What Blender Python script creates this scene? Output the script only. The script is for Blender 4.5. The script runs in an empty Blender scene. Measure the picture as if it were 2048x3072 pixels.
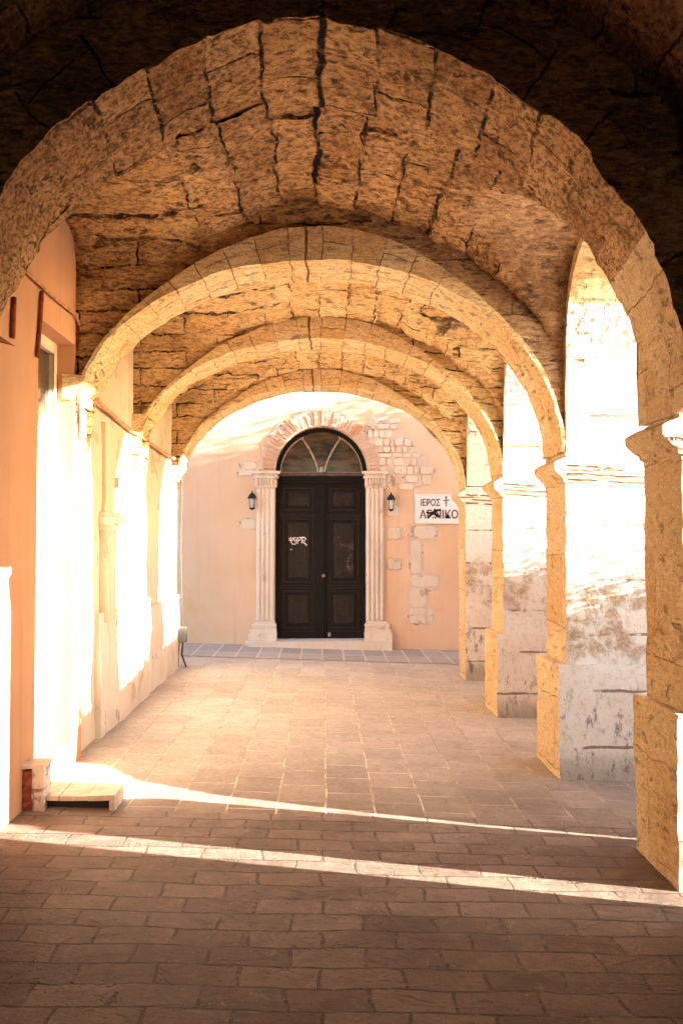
import bpy, bmesh, math, random
from mathutils import Vector, noise
R = math.radians
random.seed(7)
S = bpy.context.scene
COL = S.collection
CAMZ = 1.62
F = 1950.0            # focal length in the units the measurements were taken in

# ------------------------------------------------------------------ helpers
def link(o, parent=None):
    COL.objects.link(o)
    if parent is not None: o.parent = parent
    return o

def tag(o, label=None, cat=None, group=None, kind=None):
    if label: o['label'] = label
    if cat: o['category'] = cat
    if group: o['group'] = group
    if kind: o['kind'] = kind
    return o

def empty(name, loc, label, cat, group=None):
    o = bpy.data.objects.new(name, None)
    o.empty_display_size = .2
    link(o); o.location = loc
    return tag(o, label, cat, group)

def fbm(p, octv=3, lac=2.1, gain=.5):
    a = 1.; s = 0.; q = Vector(p)
    for _ in range(octv):
        s += a * noise.noise(q); q = q * lac; a *= gain
    return s

def hsh(a, b, c=0):
    n = math.sin(a * 127.1 + b * 311.7 + c * 74.7) * 43758.5453
    return n - math.floor(n)

class MB:
    def __init__(s): s.v = []; s.f = []; s.uv = []; s.mi = []
    def poly(s, pts, uv=None, mi=0):
        pts = [Vector(p) for p in pts]
        if uv is None:
            n = (pts[1] - pts[0]).cross(pts[2] - pts[0])
            if len(pts) > 3: n += (pts[2] - pts[0]).cross(pts[3] - pts[0])
            ax = max(range(3), key=lambda i: abs(n[i]))
            uv = [((p.y, p.z) if ax == 0 else (p.x, p.z) if ax == 1 else (p.x, p.y)) for p in pts]
        i = len(s.v); s.v += pts; s.f.append(list(range(i, i + len(pts)))); s.uv.append(uv); s.mi.append(mi)
    def grid(s, o, a, b, na, nb, mi=0):
        o, a, b = Vector(o), Vector(a), Vector(b)
        for i in range(na):
            for j in range(nb):
                P = lambda u, w: o + a * (u / na) + b * (w / nb)
                s.poly([P(i, j), P(i + 1, j), P(i + 1, j + 1), P(i, j + 1)], None, mi)
    def box(s, x0, x1, y0, y1, z0, z1, res=None, mi=0, mis=None):
        n = lambda d: 1 if not res else max(1, int(round(abs(d) / res)))
        dx, dy, dz = x1 - x0, y1 - y0, z1 - z0
        m = mis or {}
        s.grid((x0, y0, z0), (dx, 0, 0), (0, 0, dz), n(dx), n(dz), m.get('-y', mi))
        s.grid((x1, y1, z0), (-dx, 0, 0), (0, 0, dz), n(dx), n(dz), m.get('+y', mi))
        s.grid((x0, y1, z0), (0, -dy, 0), (0, 0, dz), n(dy), n(dz), m.get('-x', mi))
        s.grid((x1, y0, z0), (0, dy, 0), (0, 0, dz), n(dy), n(dz), m.get('+x', mi))
        s.grid((x0, y0, z1), (dx, 0, 0), (0, dy, 0), n(dx), n(dy), m.get('+z', mi))
        s.grid((x0, y1, z0), (dx, 0, 0), (0, -dy, 0), n(dx), n(dy), m.get('-z', mi))
    def tube(s, pts, r, n=8, mi=0):
        pts = [Vector(p) for p in pts]; rings = []
        for i, p in enumerate(pts):
            d = (pts[min(i + 1, len(pts) - 1)] - pts[max(i - 1, 0)]).normalized()
            u = d.cross(Vector((0, 0, 1)))
            if u.length < .05: u = d.cross(Vector((1, 0, 0)))
            u.normalize(); w = d.cross(u)
            rr = r[i] if isinstance(r, (list, tuple)) else r
            rings.append([p + (u * math.cos(2 * math.pi * k / n) + w * math.sin(2 * math.pi * k / n)) * rr for k in range(n)])
        for A, B in zip(rings, rings[1:]):
            for k in range(n):
                s.poly([A[k], A[(k + 1) % n], B[(k + 1) % n], B[k]], None, mi)
        s.poly(rings[0][::-1], None, mi); s.poly(rings[-1], None, mi)
    def lathe(s, c, prof, n=16, mi=0):
        for (r0, z0), (r1, z1) in zip(prof, prof[1:]):
            for k in range(n):
                a, b = 2 * math.pi * k / n, 2 * math.pi * (k + 1) / n
                P = lambda r, t, z: Vector((c[0] + r * math.cos(t), c[1] + r * math.sin(t), c[2] + z))
                s.poly([P(r0, a, z0), P(r0, b, z0), P(r1, b, z1), P(r1, a, z1)], None, mi)
    def prism(s, pts, y0, y1, mi=0):
        """pts: (x,z) outline counter-clockwise seen from -Y"""
        s.poly([(x, y0, z) for x, z in pts], None, mi)
        s.poly([(x, y1, z) for x, z in reversed(pts)], None, mi)
        k = len(pts)
        for i in range(k):
            (xa, za), (xb, zb) = pts[i], pts[(i + 1) % k]
            s.poly([(xa, y0, za), (xa, y1, za), (xb, y1, zb), (xb, y0, zb)], None, mi)
    def build(s, name, mats, parent=None, rough=None, smooth=None, bevel=None, origin=None):
        me = bpy.data.meshes.new(name)
        vv = s.v
        if rough:
            out = []
            for p in vv:
                q = p.copy()
                for amp, sc in rough:
                    w = noise.noise_vector(p * sc + Vector((3.1, 7.7, 1.3)))
                    q += w * amp
                out.append(q)
            vv = out
        loc = Vector(origin) if origin is not None else Vector((0, 0, 0))
        if parent is not None:
            loc = Vector((0, 0, 0))
            pp = parent; base = Vector((0, 0, 0))
            while pp is not None: base += pp.location; pp = pp.parent
            off = base
        else: off = loc
        me.from_pydata([p - off for p in vv], [], s.f)
        ul = me.uv_layers.new(name='UVMap')
        k = 0
        for u in s.uv:
            for c in u:
                ul.data[k].uv = c; k += 1
        for m in (mats if isinstance(mats, (list, tuple)) else [mats]): me.materials.append(m)
        for p, i in zip(me.polygons, s.mi): p.material_index = i
        bm = bmesh.new(); bm.from_mesh(me)
        bmesh.ops.remove_doubles(bm, verts=bm.verts, dist=2e-5)
        bm.to_mesh(me); bm.free()
        if smooth:
            for p in me.polygons: p.use_smooth = True
            me.set_sharp_from_angle(angle=R(smooth))
        o = bpy.data.objects.new(name, me); link(o, parent)
        if parent is None: o.location = loc
        if bevel:
            b = o.modifiers.new('bevel', 'BEVEL'); b.width = bevel; b.segments = 2; b.limit_method = 'ANGLE'; b.angle_limit = R(40)
        return o

# ------------------------------------------------------------------ materials
class NT:
    def __init__(s, name):
        s.m = bpy.data.materials.new(name); s.m.use_nodes = True
        s.t = s.m.node_tree; s.n = s.t.nodes; s.l = s.t.links
        s.b = s.n['Principled BSDF']
        s.b.inputs['Specular IOR Level'].default_value = .2
    def add(s, ty, **kw):
        n = s.n.new(ty)
        for k, v in kw.items(): setattr(n, k, v)
        return n
    def put(s, sock, val):
        if hasattr(val, 'links') or isinstance(val, bpy.types.NodeSocket): s.l.new(val, sock)
        else:
            if isinstance(val, (tuple, list)) and len(val) == 3 and sock.type == 'RGBA': val = (*val, 1)
            sock.default_value = val
    def math(s, op, a, b=0., c=0., clamp=False):
        n = s.add('ShaderNodeMath', operation=op, use_clamp=clamp)
        s.put(n.inputs[0], a); s.put(n.inputs[1], b); s.put(n.inputs[2], c)
        return n.outputs[0]
    def mix(s, f, a, b, blend='MIX'):
        n = s.add('ShaderNodeMix', data_type='RGBA', blend_type=blend)
        s.put(n.inputs[0], f); s.put(n.inputs[6], a); s.put(n.inputs[7], b)
        return n.outputs[2]
    def noise(s, vec, scale, detail=4, rough=.6, dist=0.):
        n = s.add('ShaderNodeTexNoise')
        s.put(n.inputs['Vector'], vec); n.inputs['Scale'].default_value = scale
        n.inputs['Detail'].default_value = detail; n.inputs['Roughness'].default_value = rough
        n.inputs['Distortion'].default_value = dist
        return n.outputs['Fac']
    def ramp(s, fac, lo, hi, a=0., b=1.):
        n = s.add('ShaderNodeMapRange'); n.interpolation_type = 'SMOOTHSTEP'
        s.put(n.inputs[0], fac); s.put(n.inputs[1], lo); s.put(n.inputs[2], hi); s.put(n.inputs[3], a); s.put(n.inputs[4], b)
        return n.outputs[0]
    def pos(s): return s.add('ShaderNodeNewGeometry').outputs['Position']
    def uvc(s): return s.add('ShaderNodeUVMap').outputs['UV']
    def mapv(s, vec, sc=(1, 1, 1), loc=(0, 0, 0)):
        n = s.add('ShaderNodeMapping'); s.put(n.inputs['Vector'], vec)
        n.inputs['Scale'].default_value = sc; n.inputs['Location'].default_value = loc
        return n.outputs[0]
    def sep(s, vec):
        n = s.add('ShaderNodeSeparateXYZ'); s.put(n.inputs[0], vec); return n.outputs
    def comb(s, x, y, z=0.):
        n = s.add('ShaderNodeCombineXYZ'); s.put(n.inputs[0], x); s.put(n.inputs[1], y); s.put(n.inputs[2], z); return n.outputs[0]
    def vadd(s, a, b, op='ADD'):
        n = s.add('ShaderNodeVectorMath', operation=op); s.put(n.inputs[0], a); s.put(n.inputs[1], b); return n.outputs[0]
    def bump(s, h, strength=.5, dist=.02):
        n = s.add('ShaderNodeBump'); n.inputs['Strength'].default_value = strength; n.inputs['Distance'].default_value = dist
        s.put(n.inputs['Height'], h); s.l.new(n.outputs[0], s.b.inputs['Normal'])
    def fin(s, col, rough=.9):
        s.put(s.b.inputs['Base Color'], col); s.put(s.b.inputs['Roughness'], rough)
        return s.m

def mat_plain(name, col, rough=.8, metal=0., var=.12, scale=8.):
    t = NT(name); n = t.noise(t.pos(), scale, 5)
    c = t.mix(t.ramp(n, .35, .65), tuple(x * (1 - var) for x in col), tuple(min(1, x * (1 + var)) for x in col))
    t.b.inputs['Metallic'].default_value = metal
    t.bump(n, .15, .01)
    return t.fin(c, rough)

def mat_masonry(name, c1, c2, joint, bw, rh, ms=.012, warp=.02, bump=.9, crack=None, fade=None, pit=.5, stain=(.2, .12, .07), stain_amt=.45, grain=1.0, jointfade=.5):
    t = NT(name)
    uv = t.uvc(); P = t.pos()
    w = t.add('ShaderNodeTexNoise'); t.put(w.inputs['Vector'], P); w.inputs['Scale'].default_value = 5.; w.inputs['Detail'].default_value = 3
    wv = t.add('ShaderNodeVectorMath', operation='MULTIPLY_ADD')
    t.put(wv.inputs[0], w.outputs['Color']); wv.inputs[1].default_value = (warp * 2, warp * 2, 0); wv.inputs[2].default_value = (-warp, -warp, 0)
    v = t.vadd(uv, wv.outputs[0])
    br = t.add('ShaderNodeTexBrick'); br.offset = .5; br.offset_frequency = 2; br.squash = 1
    t.put(br.inputs['Vector'], v); br.inputs['Scale'].default_value = 1.
    br.inputs['Brick Width'].default_value = bw; br.inputs['Row Height'].default_value = rh
    br.inputs['Mortar Size'].default_value = ms; br.inputs['Mortar Smooth'].default_value = .35; br.inputs['Bias'].default_value = 0.
    br.inputs['Color1'].default_value = (0, 0, 0, 1); br.inputs['Color2'].default_value = (1, 1, 1, 1)
    br.inputs['Mortar'].default_value = (.5, .5, .5, 1)
    tone = t.sep(br.outputs['Color'])[0]
    big = t.noise(P, 1.3, 4, .6)
    mid = t.noise(P, 7., 6, .7, .1)
    fine = t.noise(t.mapv(P, (.55, .8, 1.7)), 30., 6, .78, .15)
    f = t.math('ADD', t.math('MULTIPLY', tone, .75), t.math('MULTIPLY', t.ramp(mid, .3, .7), .35), clamp=True)
    col = t.mix(f, c1, c2)
    col = t.mix(t.math('MULTIPLY', t.ramp(big, .45, .7), stain_amt), col, stain)
    spots = t.ramp(fine, .41, .53, 1., 0.)
    col = t.mix(t.math('MULTIPLY', spots, pit), col, tuple(x * .2 for x in c1))
    col = t.mix(t.math('MULTIPLY', t.ramp(fine, .55, .66), .5), col, tuple(min(.9, x * 1.55) for x in c2))
    ero = t.noise(t.mapv(P, (.6, 1., 2.)), 10., 5, .7, .2)
    em = t.math('MULTIPLY', t.ramp(ero, .56, .66), t.ramp(mid, .42, .55))
    col = t.mix(t.math('MULTIPLY', em, pit), col, tuple(x * .16 for x in c1))
    grit = t.noise(P, 85., 3, .7)
    col = t.mix(t.math('MULTIPLY', t.ramp(grit, .5, .3, 0., 1.), .5), col, tuple(x * .3 for x in c1))
    jm = br.outputs['Fac']
    jvis = t.math('MULTIPLY', jm, t.ramp(t.noise(P, 2.6, 4, .65), .46 - .14 * jointfade, .46 + .14 * jointfade))
    jvis = t.math('MULTIPLY', jvis, t.ramp(t.noise(P, 21, 3), .34, .5))
    if fade: jvis = t.math('MULTIPLY', jvis, t.ramp(t.math('ABSOLUTE', t.sep(uv)[1]), fade[0], fade[1], 1., .12))
    h = t.math('SUBTRACT', t.math('ADD', t.math('MULTIPLY', mid, .8), t.math('MULTIPLY', fine, .55 * grain)), t.math('MULTIPLY', jvis, 1.0))
    h = t.math('SUBTRACT', t.math('ADD', h, t.math('MULTIPLY', tone, .25)), t.math('MULTIPLY', em, .9))
    if crack is not None:
        for (cv, cw, u0, u1) in crack:
            s_ = t.sep(v)
            d = t.math('ABSOLUTE', t.math('SUBTRACT', s_[1], cv))
            k = t.ramp(d, cw * .5, cw, 1., 0.)
            k = t.math('MULTIPLY', k, t.ramp(t.noise(P, 2.9, 4), .36, .46))
            k = t.math('MULTIPLY', k, t.math('MULTIPLY', t.math('GREATER_THAN', s_[0], u0), t.math('LESS_THAN', s_[0], u1)))
            jvis = t.math('MAXIMUM', jvis, k)
            h = t.math('SUBTRACT', h, t.math('MULTIPLY', k, 1.5))
    col = t.mix(jvis, col, joint)
    t.bump(h, bump, .05)
    return t.fin(col, .95)

def mat_plaster(name, c, c2, patch=None, patch_lo=.58, patch_hi=.64, pscale=1.6, pits=0., bump=.35, streak=.25):
    t = NT(name); P = t.pos()
    big = t.noise(P, .9, 5, .6); mid = t.noise(P, 6, 6, .65); fine = t.noise(P, 45, 4, .7)
    col = t.mix(t.ramp(big, .35, .65), c, c2)
    st = t.noise(t.mapv(P, (7, 7, .35)), 1.6, 4, .6)
    col = t.mix(t.math('MULTIPLY', t.ramp(st, .5, .75), streak), col, tuple(x * .55 for x in c))
    h = t.math('ADD', t.math('MULTIPLY', mid, .5), t.math('MULTIPLY', fine, .18))
    if patch:
        pm = t.ramp(t.noise(P, pscale, 7, .62, .3), patch_lo, patch_hi)
        col = t.mix(pm, col, patch); h = t.math('SUBTRACT', h, t.math('MULTIPLY', pm, .5))
    if pits:
        pp = t.ramp(t.noise(P, 24, 3, .6), .66, .72)
        col = t.mix(t.math('MULTIPLY', pp, pits), col, tuple(x * .3 for x in c)); h = t.math('SUBTRACT', h, t.math('MULTIPLY', pp, .8))
    t.bump(h, bump, .03)
    return t.fin(col, .92)

def mat_limewash():
    """white limewash, worn to brown mortar in a band above the plinth, pitted near the top"""
    t = NT('worn_limewash'); P = t.pos(); z = t.sep(P)[2]
    big = t.noise(P, 1.1, 5, .6); mid = t.noise(P, 5, 7, .68, .3); fine = t.noise(P, 40, 4, .7)
    col = t.mix(t.ramp(big, .35, .65), (.68, .59, .51), (.73, .66, .59))
    band = t.math('MULTIPLY', t.ramp(z, .62, .86), t.ramp(z, 1.55, 1.15, 0., 1.))
    worn = t.ramp(t.math('ADD', t.math('ADD', t.math('MULTIPLY', mid, .7), t.math('MULTIPLY', big, .3)), t.math('MULTIPLY', band, .10)), .555, .66)
    worn = t.math('MULTIPLY', worn, t.math('ADD', .15, t.math('MULTIPLY', band, .85)))
    col = t.mix(worn, col, t.mix(t.ramp(fine, .4, .6), (.38, .25, .16), (.54, .41, .30)))
    low = t.math('MULTIPLY', t.ramp(z, .75, .35), t.ramp(t.noise(t.mapv(P, (1.6, 1, .7)), 9, 6, .78), .53, .62))
    col = t.mix(t.math('MULTIPLY', low, .8), col, (.13, .11, .10))
    foot_tone = t.ramp(t.math('ADD', z, t.math('MULTIPLY', mid, .25)), .32, .12)  # darker towards the foot of the pillar
    col = t.mix(t.math('MULTIPLY', foot_tone, .6), col, (.25, .19, .14))
    up = t.ramp(z, 2.6, 3.0)
    pits = t.ramp(t.noise(t.mapv(P, (1, 1, .8)), 24, 3, .6), .54, .60)
    pits = t.math('MULTIPLY', pits, t.math('ADD', .12, t.math('MULTIPLY', up, .75)))
    col = t.mix(pits, col, (.20, .105, .04))
    zj = t.math('ABSOLUTE', t.math('SUBTRACT', t.math('FRACT', t.math('ADD', t.math('MULTIPLY', z, 2.6), t.math('MULTIPLY', mid, .12))), .5))
    jl = t.math('MULTIPLY', t.ramp(zj, .014, .034, 1., 0.), t.ramp(t.noise(P, 4., 4), .44, .56))
    col = t.mix(t.math('MULTIPLY', jl, .85), col, (.20, .12, .06))
    h = t.math('SUBTRACT', t.math('ADD', t.math('MULTIPLY', mid, .5), t.math('MULTIPLY', fine, .2)), t.math('ADD', t.math('MULTIPLY', worn, .5), t.math('ADD', pits, jl)))
    t.bump(h, .6, .025)
    return t.fin(col, .92)

def mat_floor():
    t = NT('stone_paving'); P = t.pos(); s = t.sep(P)
    w = t.add('ShaderNodeTexNoise'); t.put(w.inputs['Vector'], P); w.inputs['Scale'].default_value = 3.; w.inputs['Detail'].default_value = 3
    wv = t.add('ShaderNodeVectorMath', operation='MULTIPLY_ADD')
    t.put(wv.inputs[0], w.outputs['Color']); wv.inputs[1].default_value = (.09, .07, 0); wv.inputs[2].default_value = (-.045, -.035, 0)
    v = t.vadd(P, wv.outputs[0]); sv = t.sep(v)
    def bricks(vec, bw, rh, ms, off=.5):
        br = t.add('ShaderNodeTexBrick'); br.offset = off; t.put(br.inputs['Vector'], vec)
        br.inputs['Scale'].default_value = 1; br.inputs['Brick Width'].default_value = bw; br.inputs['Row Height'].default_value = rh
        br.inputs['Mortar Size'].default_value = ms; br.inputs['Mortar Smooth'].default_value = .3; br.inputs['Bias'].default_value = 0
        br.inputs['Color1'].default_value = (0, 0, 0, 1); br.inputs['Color2'].default_value = (1, 1, 1, 1); br.inputs['Mortar'].default_value = (.5,) * 3 + (1,)
        return t.sep(br.outputs['Color'])[0], br.outputs['Fac']
    t1, m1 = bricks(t.vadd(v, (.3, .05, 0)), .30, .15, .0075, .43)              # older slabs, laid across
    t2, m2 = bricks(t.comb(sv[1], t.math('ADD', t.math('ADD', t.math('MULTIPLY', sv[0], .3), t.math('MULTIPLY', s[0], .7)), .27)), .34, .293, .007)   # tiles in lines along the passage
    far = t.math('GREATER_THAN', sv[1], 5.02)
    tone = t.math('ADD', t.math('MULTIPLY', t1, t.math('SUBTRACT', 1., far)), t.math('MULTIPLY', t2, far))
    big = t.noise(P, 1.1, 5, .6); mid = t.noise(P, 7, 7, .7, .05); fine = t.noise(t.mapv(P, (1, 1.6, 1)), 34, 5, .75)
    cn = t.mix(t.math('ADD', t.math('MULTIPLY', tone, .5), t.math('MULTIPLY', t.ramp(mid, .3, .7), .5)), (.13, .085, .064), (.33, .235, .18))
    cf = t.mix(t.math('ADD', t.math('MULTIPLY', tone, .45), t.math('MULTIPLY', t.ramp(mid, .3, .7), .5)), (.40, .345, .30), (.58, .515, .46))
    yb = t.ramp(t.math('ADD', sv[1], t.math('MULTIPLY', t.math('SUBTRACT', big, .5), 2.)), 3.9, 7.4)  # near paving blends darker, foreground shade put into the colour
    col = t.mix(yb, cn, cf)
    col = t.mix(t.math('MULTIPLY', t.ramp(big, .48, .7), .3), col, (.27, .20, .165))
    col = t.mix(t.math('MULTIPLY', t.ramp(fine, .46, .34, 0., 1.), .6), col, (.12, .08, .06))
    scuff = t.noise(t.mapv(P, (1, .7, 1)), 16, 6, .75, .8)
    col = t.mix(t.math('MULTIPLY', t.ramp(scuff, .55, .68), .4), col, t.mix(yb, (.42, .31, .24), (.66, .57, .48)))
    col = t.mix(t.math('MULTIPLY', t.ramp(scuff, .45, .33), .35), col, (.20, .14, .105))
    jn = t.math('MULTIPLY', m1, t.ramp(t.noise(t.mapv(P, (.8, 2., 1)), 4.6, 5, .7), .36, .56))
    col = t.mix(t.math('MULTIPLY', t.math('MULTIPLY', jn, t.math('SUBTRACT', 1., far)), .62), col, (.075, .05, .038))
    jf = t.math('MULTIPLY', m2, far)
    cl = t.ramp(t.math('ABSOLUTE', t.math('SUBTRACT', s[0], .03)), .5, 1.0, 1., .5)
    col = t.mix(t.math('MULTIPLY', jf, t.math('MULTIPLY', cl, .9)), col, (.72, .62, .50))
    cross = t.math('MULTIPLY', t.math('MULTIPLY', jf, t.ramp(t.noise(P, 5, 4), .42, .56)), .6)
    col = t.mix(cross, col, (.24, .17, .125))
    dirt = t.noise(P, .8, 5, .65)
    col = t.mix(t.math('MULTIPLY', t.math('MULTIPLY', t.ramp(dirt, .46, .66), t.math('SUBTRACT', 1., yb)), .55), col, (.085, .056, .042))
    col = t.mix(t.math('MULTIPLY', t.ramp(t.noise(P, 55, 2), .70, .74), .6), col, (.55, .47, .40))
    # long splits in the old slabs
    sp = t.noise(t.mapv(v, (1.1, 3.2, 1)), 2.4, 4, .6, .8)
    split = t.math('MULTIPLY', t.ramp(t.math('ABSOLUTE', t.math('SUBTRACT', sp, .5)), .002, .01, 1., 0.), t.math('MULTIPLY', t.ramp(t.noise(P, 1.9, 3), .44, .56), t.math('SUBTRACT', 1., far)))
    col = t.mix(t.math('MULTIPLY', split, .15), col, (.05, .035, .028))
    h = t.math('ADD', t.math('MULTIPLY', mid, .7), t.math('MULTIPLY', fine, .45))
    h = t.math('SUBTRACT', h, t.math('ADD', t.math('MULTIPLY', jn, t.math('SUBTRACT', 1., far)), t.math('ADD', t.math('MULTIPLY', jf, .35), split)))
    h = t.math('ADD', h, t.math('MULTIPLY', tone, .3))
    t.bump(h, .75, .022)
    return t.fin(col, t.ramp(mid, .3, .7, .55, .8))

M = {}
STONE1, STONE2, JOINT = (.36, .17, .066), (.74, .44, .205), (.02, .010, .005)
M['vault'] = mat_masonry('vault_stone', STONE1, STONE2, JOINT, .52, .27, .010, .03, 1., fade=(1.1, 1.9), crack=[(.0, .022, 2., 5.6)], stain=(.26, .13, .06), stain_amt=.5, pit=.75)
M['vault_light'] = mat_masonry('vault_stone_pale', (.80, .47, .18), (.92, .67, .355), (.12, .055, .015), .48, .25, .008, .03, .9, fade=(.9, 1.8), stain=(.58, .35, .13), stain_amt=.4, pit=.42)  # far-bay stone made paler, standing in for stronger light there
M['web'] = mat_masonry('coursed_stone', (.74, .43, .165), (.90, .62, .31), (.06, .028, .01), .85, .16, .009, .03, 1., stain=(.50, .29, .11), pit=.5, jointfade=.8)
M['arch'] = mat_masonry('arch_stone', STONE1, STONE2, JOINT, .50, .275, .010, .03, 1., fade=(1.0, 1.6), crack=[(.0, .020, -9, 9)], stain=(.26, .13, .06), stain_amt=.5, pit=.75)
M['arch_pale'] = mat_masonry('arch_stone_pale', (.84, .54, .245), (.93, .71, .42), (.24, .115, .04), .34, .21, .004, .03, .9, fade=(1.0, 2.0), crack=[(.10, .010, -99, 99)], stain=(.64, .40, .16), stain_amt=.4, pit=.36)  # paler than the nearest arch, brightness of the far arches put into colour
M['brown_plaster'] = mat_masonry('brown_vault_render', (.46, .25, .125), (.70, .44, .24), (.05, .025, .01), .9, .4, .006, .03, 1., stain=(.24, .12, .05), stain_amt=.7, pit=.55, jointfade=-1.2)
M['web_brown'] = mat_masonry('brown_coursed_stone', (.50, .26, .10), (.78, .48, .215), (.04, .018, .007), .85, .16, .010, .03, 1., stain=(.24, .12, .05), pit=.7, jointfade=.8)
M['dark_render'] = mat_masonry('shade_dark_stone', (.16, .075, .032), (.40, .21, .095), (.03, .014, .006), .7, .33, .008, .05, 1., stain=(.06, .03, .015), stain_amt=.7, pit=.7, jointfade=.9)  # darkened stone, puts the near bay's shade into the colour
M['pink'] = mat_plaster('pink_plaster', (.52, .265, .145), (.58, .315, .185), bump=.3, streak=.3)
M['beige'] = mat_plaster('beige_plaster', (.58, .455, .325), (.65, .54, .42), patch=(.50, .36, .23), pscale=2.2, bump=.35, streak=.4)
M['dado'] = mat_plaster('damp_beige_render', (.60, .50, .41), (.68, .59, .50), patch=(.50, .39, .30), pscale=2.8, bump=.6, streak=.4)
M['lime'] = mat_limewash()
M['moulding_shade'] = mat_plain('painted_moulding_shade', (.13, .075, .04), .95, var=.5, scale=30)  # dark tone for the painted shade lines on the imposts
M['ochre'] = mat_masonry('ochre_stone', (.73, .475, .235), (.86, .65, .40), (.46, .25, .10), .8, .5, .004, .03, .9, stain=(.66, .37, .14), stain_amt=.5, pit=.25)
M['peach'] = mat_plaster('peach_plaster', (.68, .465, .325), (.72, .51, .37), patch=(.68, .42, .25), patch_lo=.55, patch_hi=.7, pscale=.8, bump=.15, streak=.15)
M['trim'] = mat_plaster('weathered_marble', (.66, .55, .47), (.74, .65, .58), patch=(.48, .35, .28), patch_lo=.6, patch_hi=.7, pscale=4, bump=.4, streak=.4)
M['mortar'] = mat_plaster('pinkish_mortar', (.58, .43, .34), (.66, .53, .44), patch=(.48, .31, .22), pscale=7, pits=.4, bump=.8)
M['rubble'] = mat_plaster('bare_limestone', (.63, .52, .43), (.70, .60, .52), patch=(.54, .41, .32), pscale=5, bump=.6, streak=.1)
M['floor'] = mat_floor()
M['door'] = mat_plain('black_brown_wood', (.007, .005, .0045), .55, var=.3, scale=14)
M['door_edge'] = mat_plain('lighter_door_edge', (.020, .014, .0115), .45, var=.35, scale=20)  # lighter brown that sets panels and rails off from the leaf
M['transom'] = mat_plain('brown_transom', (.09, .06, .048), .7, var=.3, scale=12)
M['tracery'] = mat_plain('flaking_cream_paint', (.42, .33, .27), .7, var=.25, scale=16)
M['iron'] = mat_plain('black_iron', (.02, .02, .022), .5, .5)
M['rust'] = mat_plain('rust', (.22, .055, .022), .85, var=.4, scale=25)
M['cable'] = mat_plain('painted_cable', (.50, .26, .14), .7, var=.3, scale=20)
M['darkcable'] = mat_plain('dark_cable', (.06, .055, .05), .6)
M['cream'] = mat_plain('cream_wood', (.62, .52, .38), .7, var=.1)
M['sill'] = mat_plain('pale_step_stone', (.66, .56, .45), .85, var=.12, scale=12)
M['void'] = mat_plain('hollow_shade', (.035, .028, .024), .95)
M['redbrick'] = mat_plain('red_brick', (.30, .075, .05), .9, var=.35, scale=22)
M['white'] = mat_plain('enamel_white', (.74, .74, .76), .4, var=.03)
M['signtext'] = mat_plain('sign_brown', (.10, .055, .055), .6)
M['signblue'] = mat_plain('sign_blue', (.10, .13, .25), .6)
M['black'] = mat_plain('black_spray', (.008, .008, .008), .6)
M['spray'] = mat_plain('white_spray', (.75, .74, .73), .6, var=.1)
M['lampglass'] = mat_plain('frosted_lamp_glass', (.50, .50, .46), .25)
def mat_glass():
    t = NT('old_window_glass'); n = t.noise(t.mapv(t.pos(), (1, 1, 3.5)), 2.6, 5, .6)
    c = t.mix(t.ramp(n, .35, .68), (.012, .018, .022), (.11, .075, .045))
    t.b.inputs['Specular IOR Level'].default_value = .5
    return t.fin(c, .12)
M['glass'] = mat_glass()
def mat_poster():
    t = NT('torn_poster'); n = t.noise(t.pos(), 9, 6, .7)
    return t.fin(t.mix(t.ramp(n, .5, .72), (.022, .015, .012), (.20, .155, .13)), .7)
M['poster'] = mat_poster()
def mat_bricks():
    t = NT('thin_voussoir_brick'); P = t.pos(); n = t.noise(P, 3.3, 3); f = t.noise(P, 30, 4)
    oi = t.add('ShaderNodeVertexColor'); oi.layer_name = 'tint'
    c = t.mix(t.ramp(f, .3, .7), (.52, .36, .27), (.66, .50, .40))
    c = t.mix(t.sep(oi.outputs['Color'])[0], c, (.52, .27, .17))
    t.bump(f, .5, .02); return t.fin(c, .9)
M['vbrick'] = mat_bricks()
def mat_pave():
    t = NT('grey_setts'); P = t.pos(); s = t.sep(P)
    br = t.add('ShaderNodeTexBrick'); t.put(br.inputs['Vector'], t.comb(s[1], s[0])); br.offset = 0
    for k, v in (('Scale', 1), ('Brick Width', .62), ('Row Height', .29), ('Mortar Size', .012), ('Mortar Smooth', .2), ('Bias', 0)): br.inputs[k].default_value = v
    br.inputs['Color1'].default_value = (.33, .285, .265, 1); br.inputs['Color2'].default_value = (.42, .37, .345, 1); br.inputs['Mortar'].default_value = (.62, .52, .44, 1)
    n = t.noise(P, 12, 6, .7)
    c = t.mix(t.math('MULTIPLY', t.ramp(n, .45, .7), .4), br.outputs['Color'], (.50, .43, .38))
    t.bump(t.math('SUBTRACT', n, br.outputs['Fac']), .4, .02); return t.fin(c, .75)
M['pave'] = mat_pave()

# ------------------------------------------------------------------ ground
def zf(x): return -.03 * max(-2.6, min(2.6, x))
g = MB()
xs = [-90, -20, -2.6, -1.3, 0, 1.3, 2.6, 20, 90]; ys = [-60, -8, 0, 4, 8, 12.9, 30, 90]
for i in range(len(xs) - 1):
    for j in range(len(ys) - 1):
        g.poly([(xs[i], ys[j], zf(xs[i])), (xs[i + 1], ys[j], zf(xs[i + 1])), (xs[i + 1], ys[j + 1], zf(xs[i + 1])), (xs[i], ys[j + 1], zf(xs[i]))])
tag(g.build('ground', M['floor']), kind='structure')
g = MB()
for xa, xb in ((-9, -2.6), (-2.6, 2.6), (2.6, 3.95)):
    g.poly([(xa, 11.35, zf(xa) + .006), (xb, 11.2, zf(xb) + .006), (xb, 12.64, zf(xb) + .006), (xa, 12.64, zf(xa) + .006)])
tag(g.build('pavement', M['pave']), kind='structure')

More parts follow.
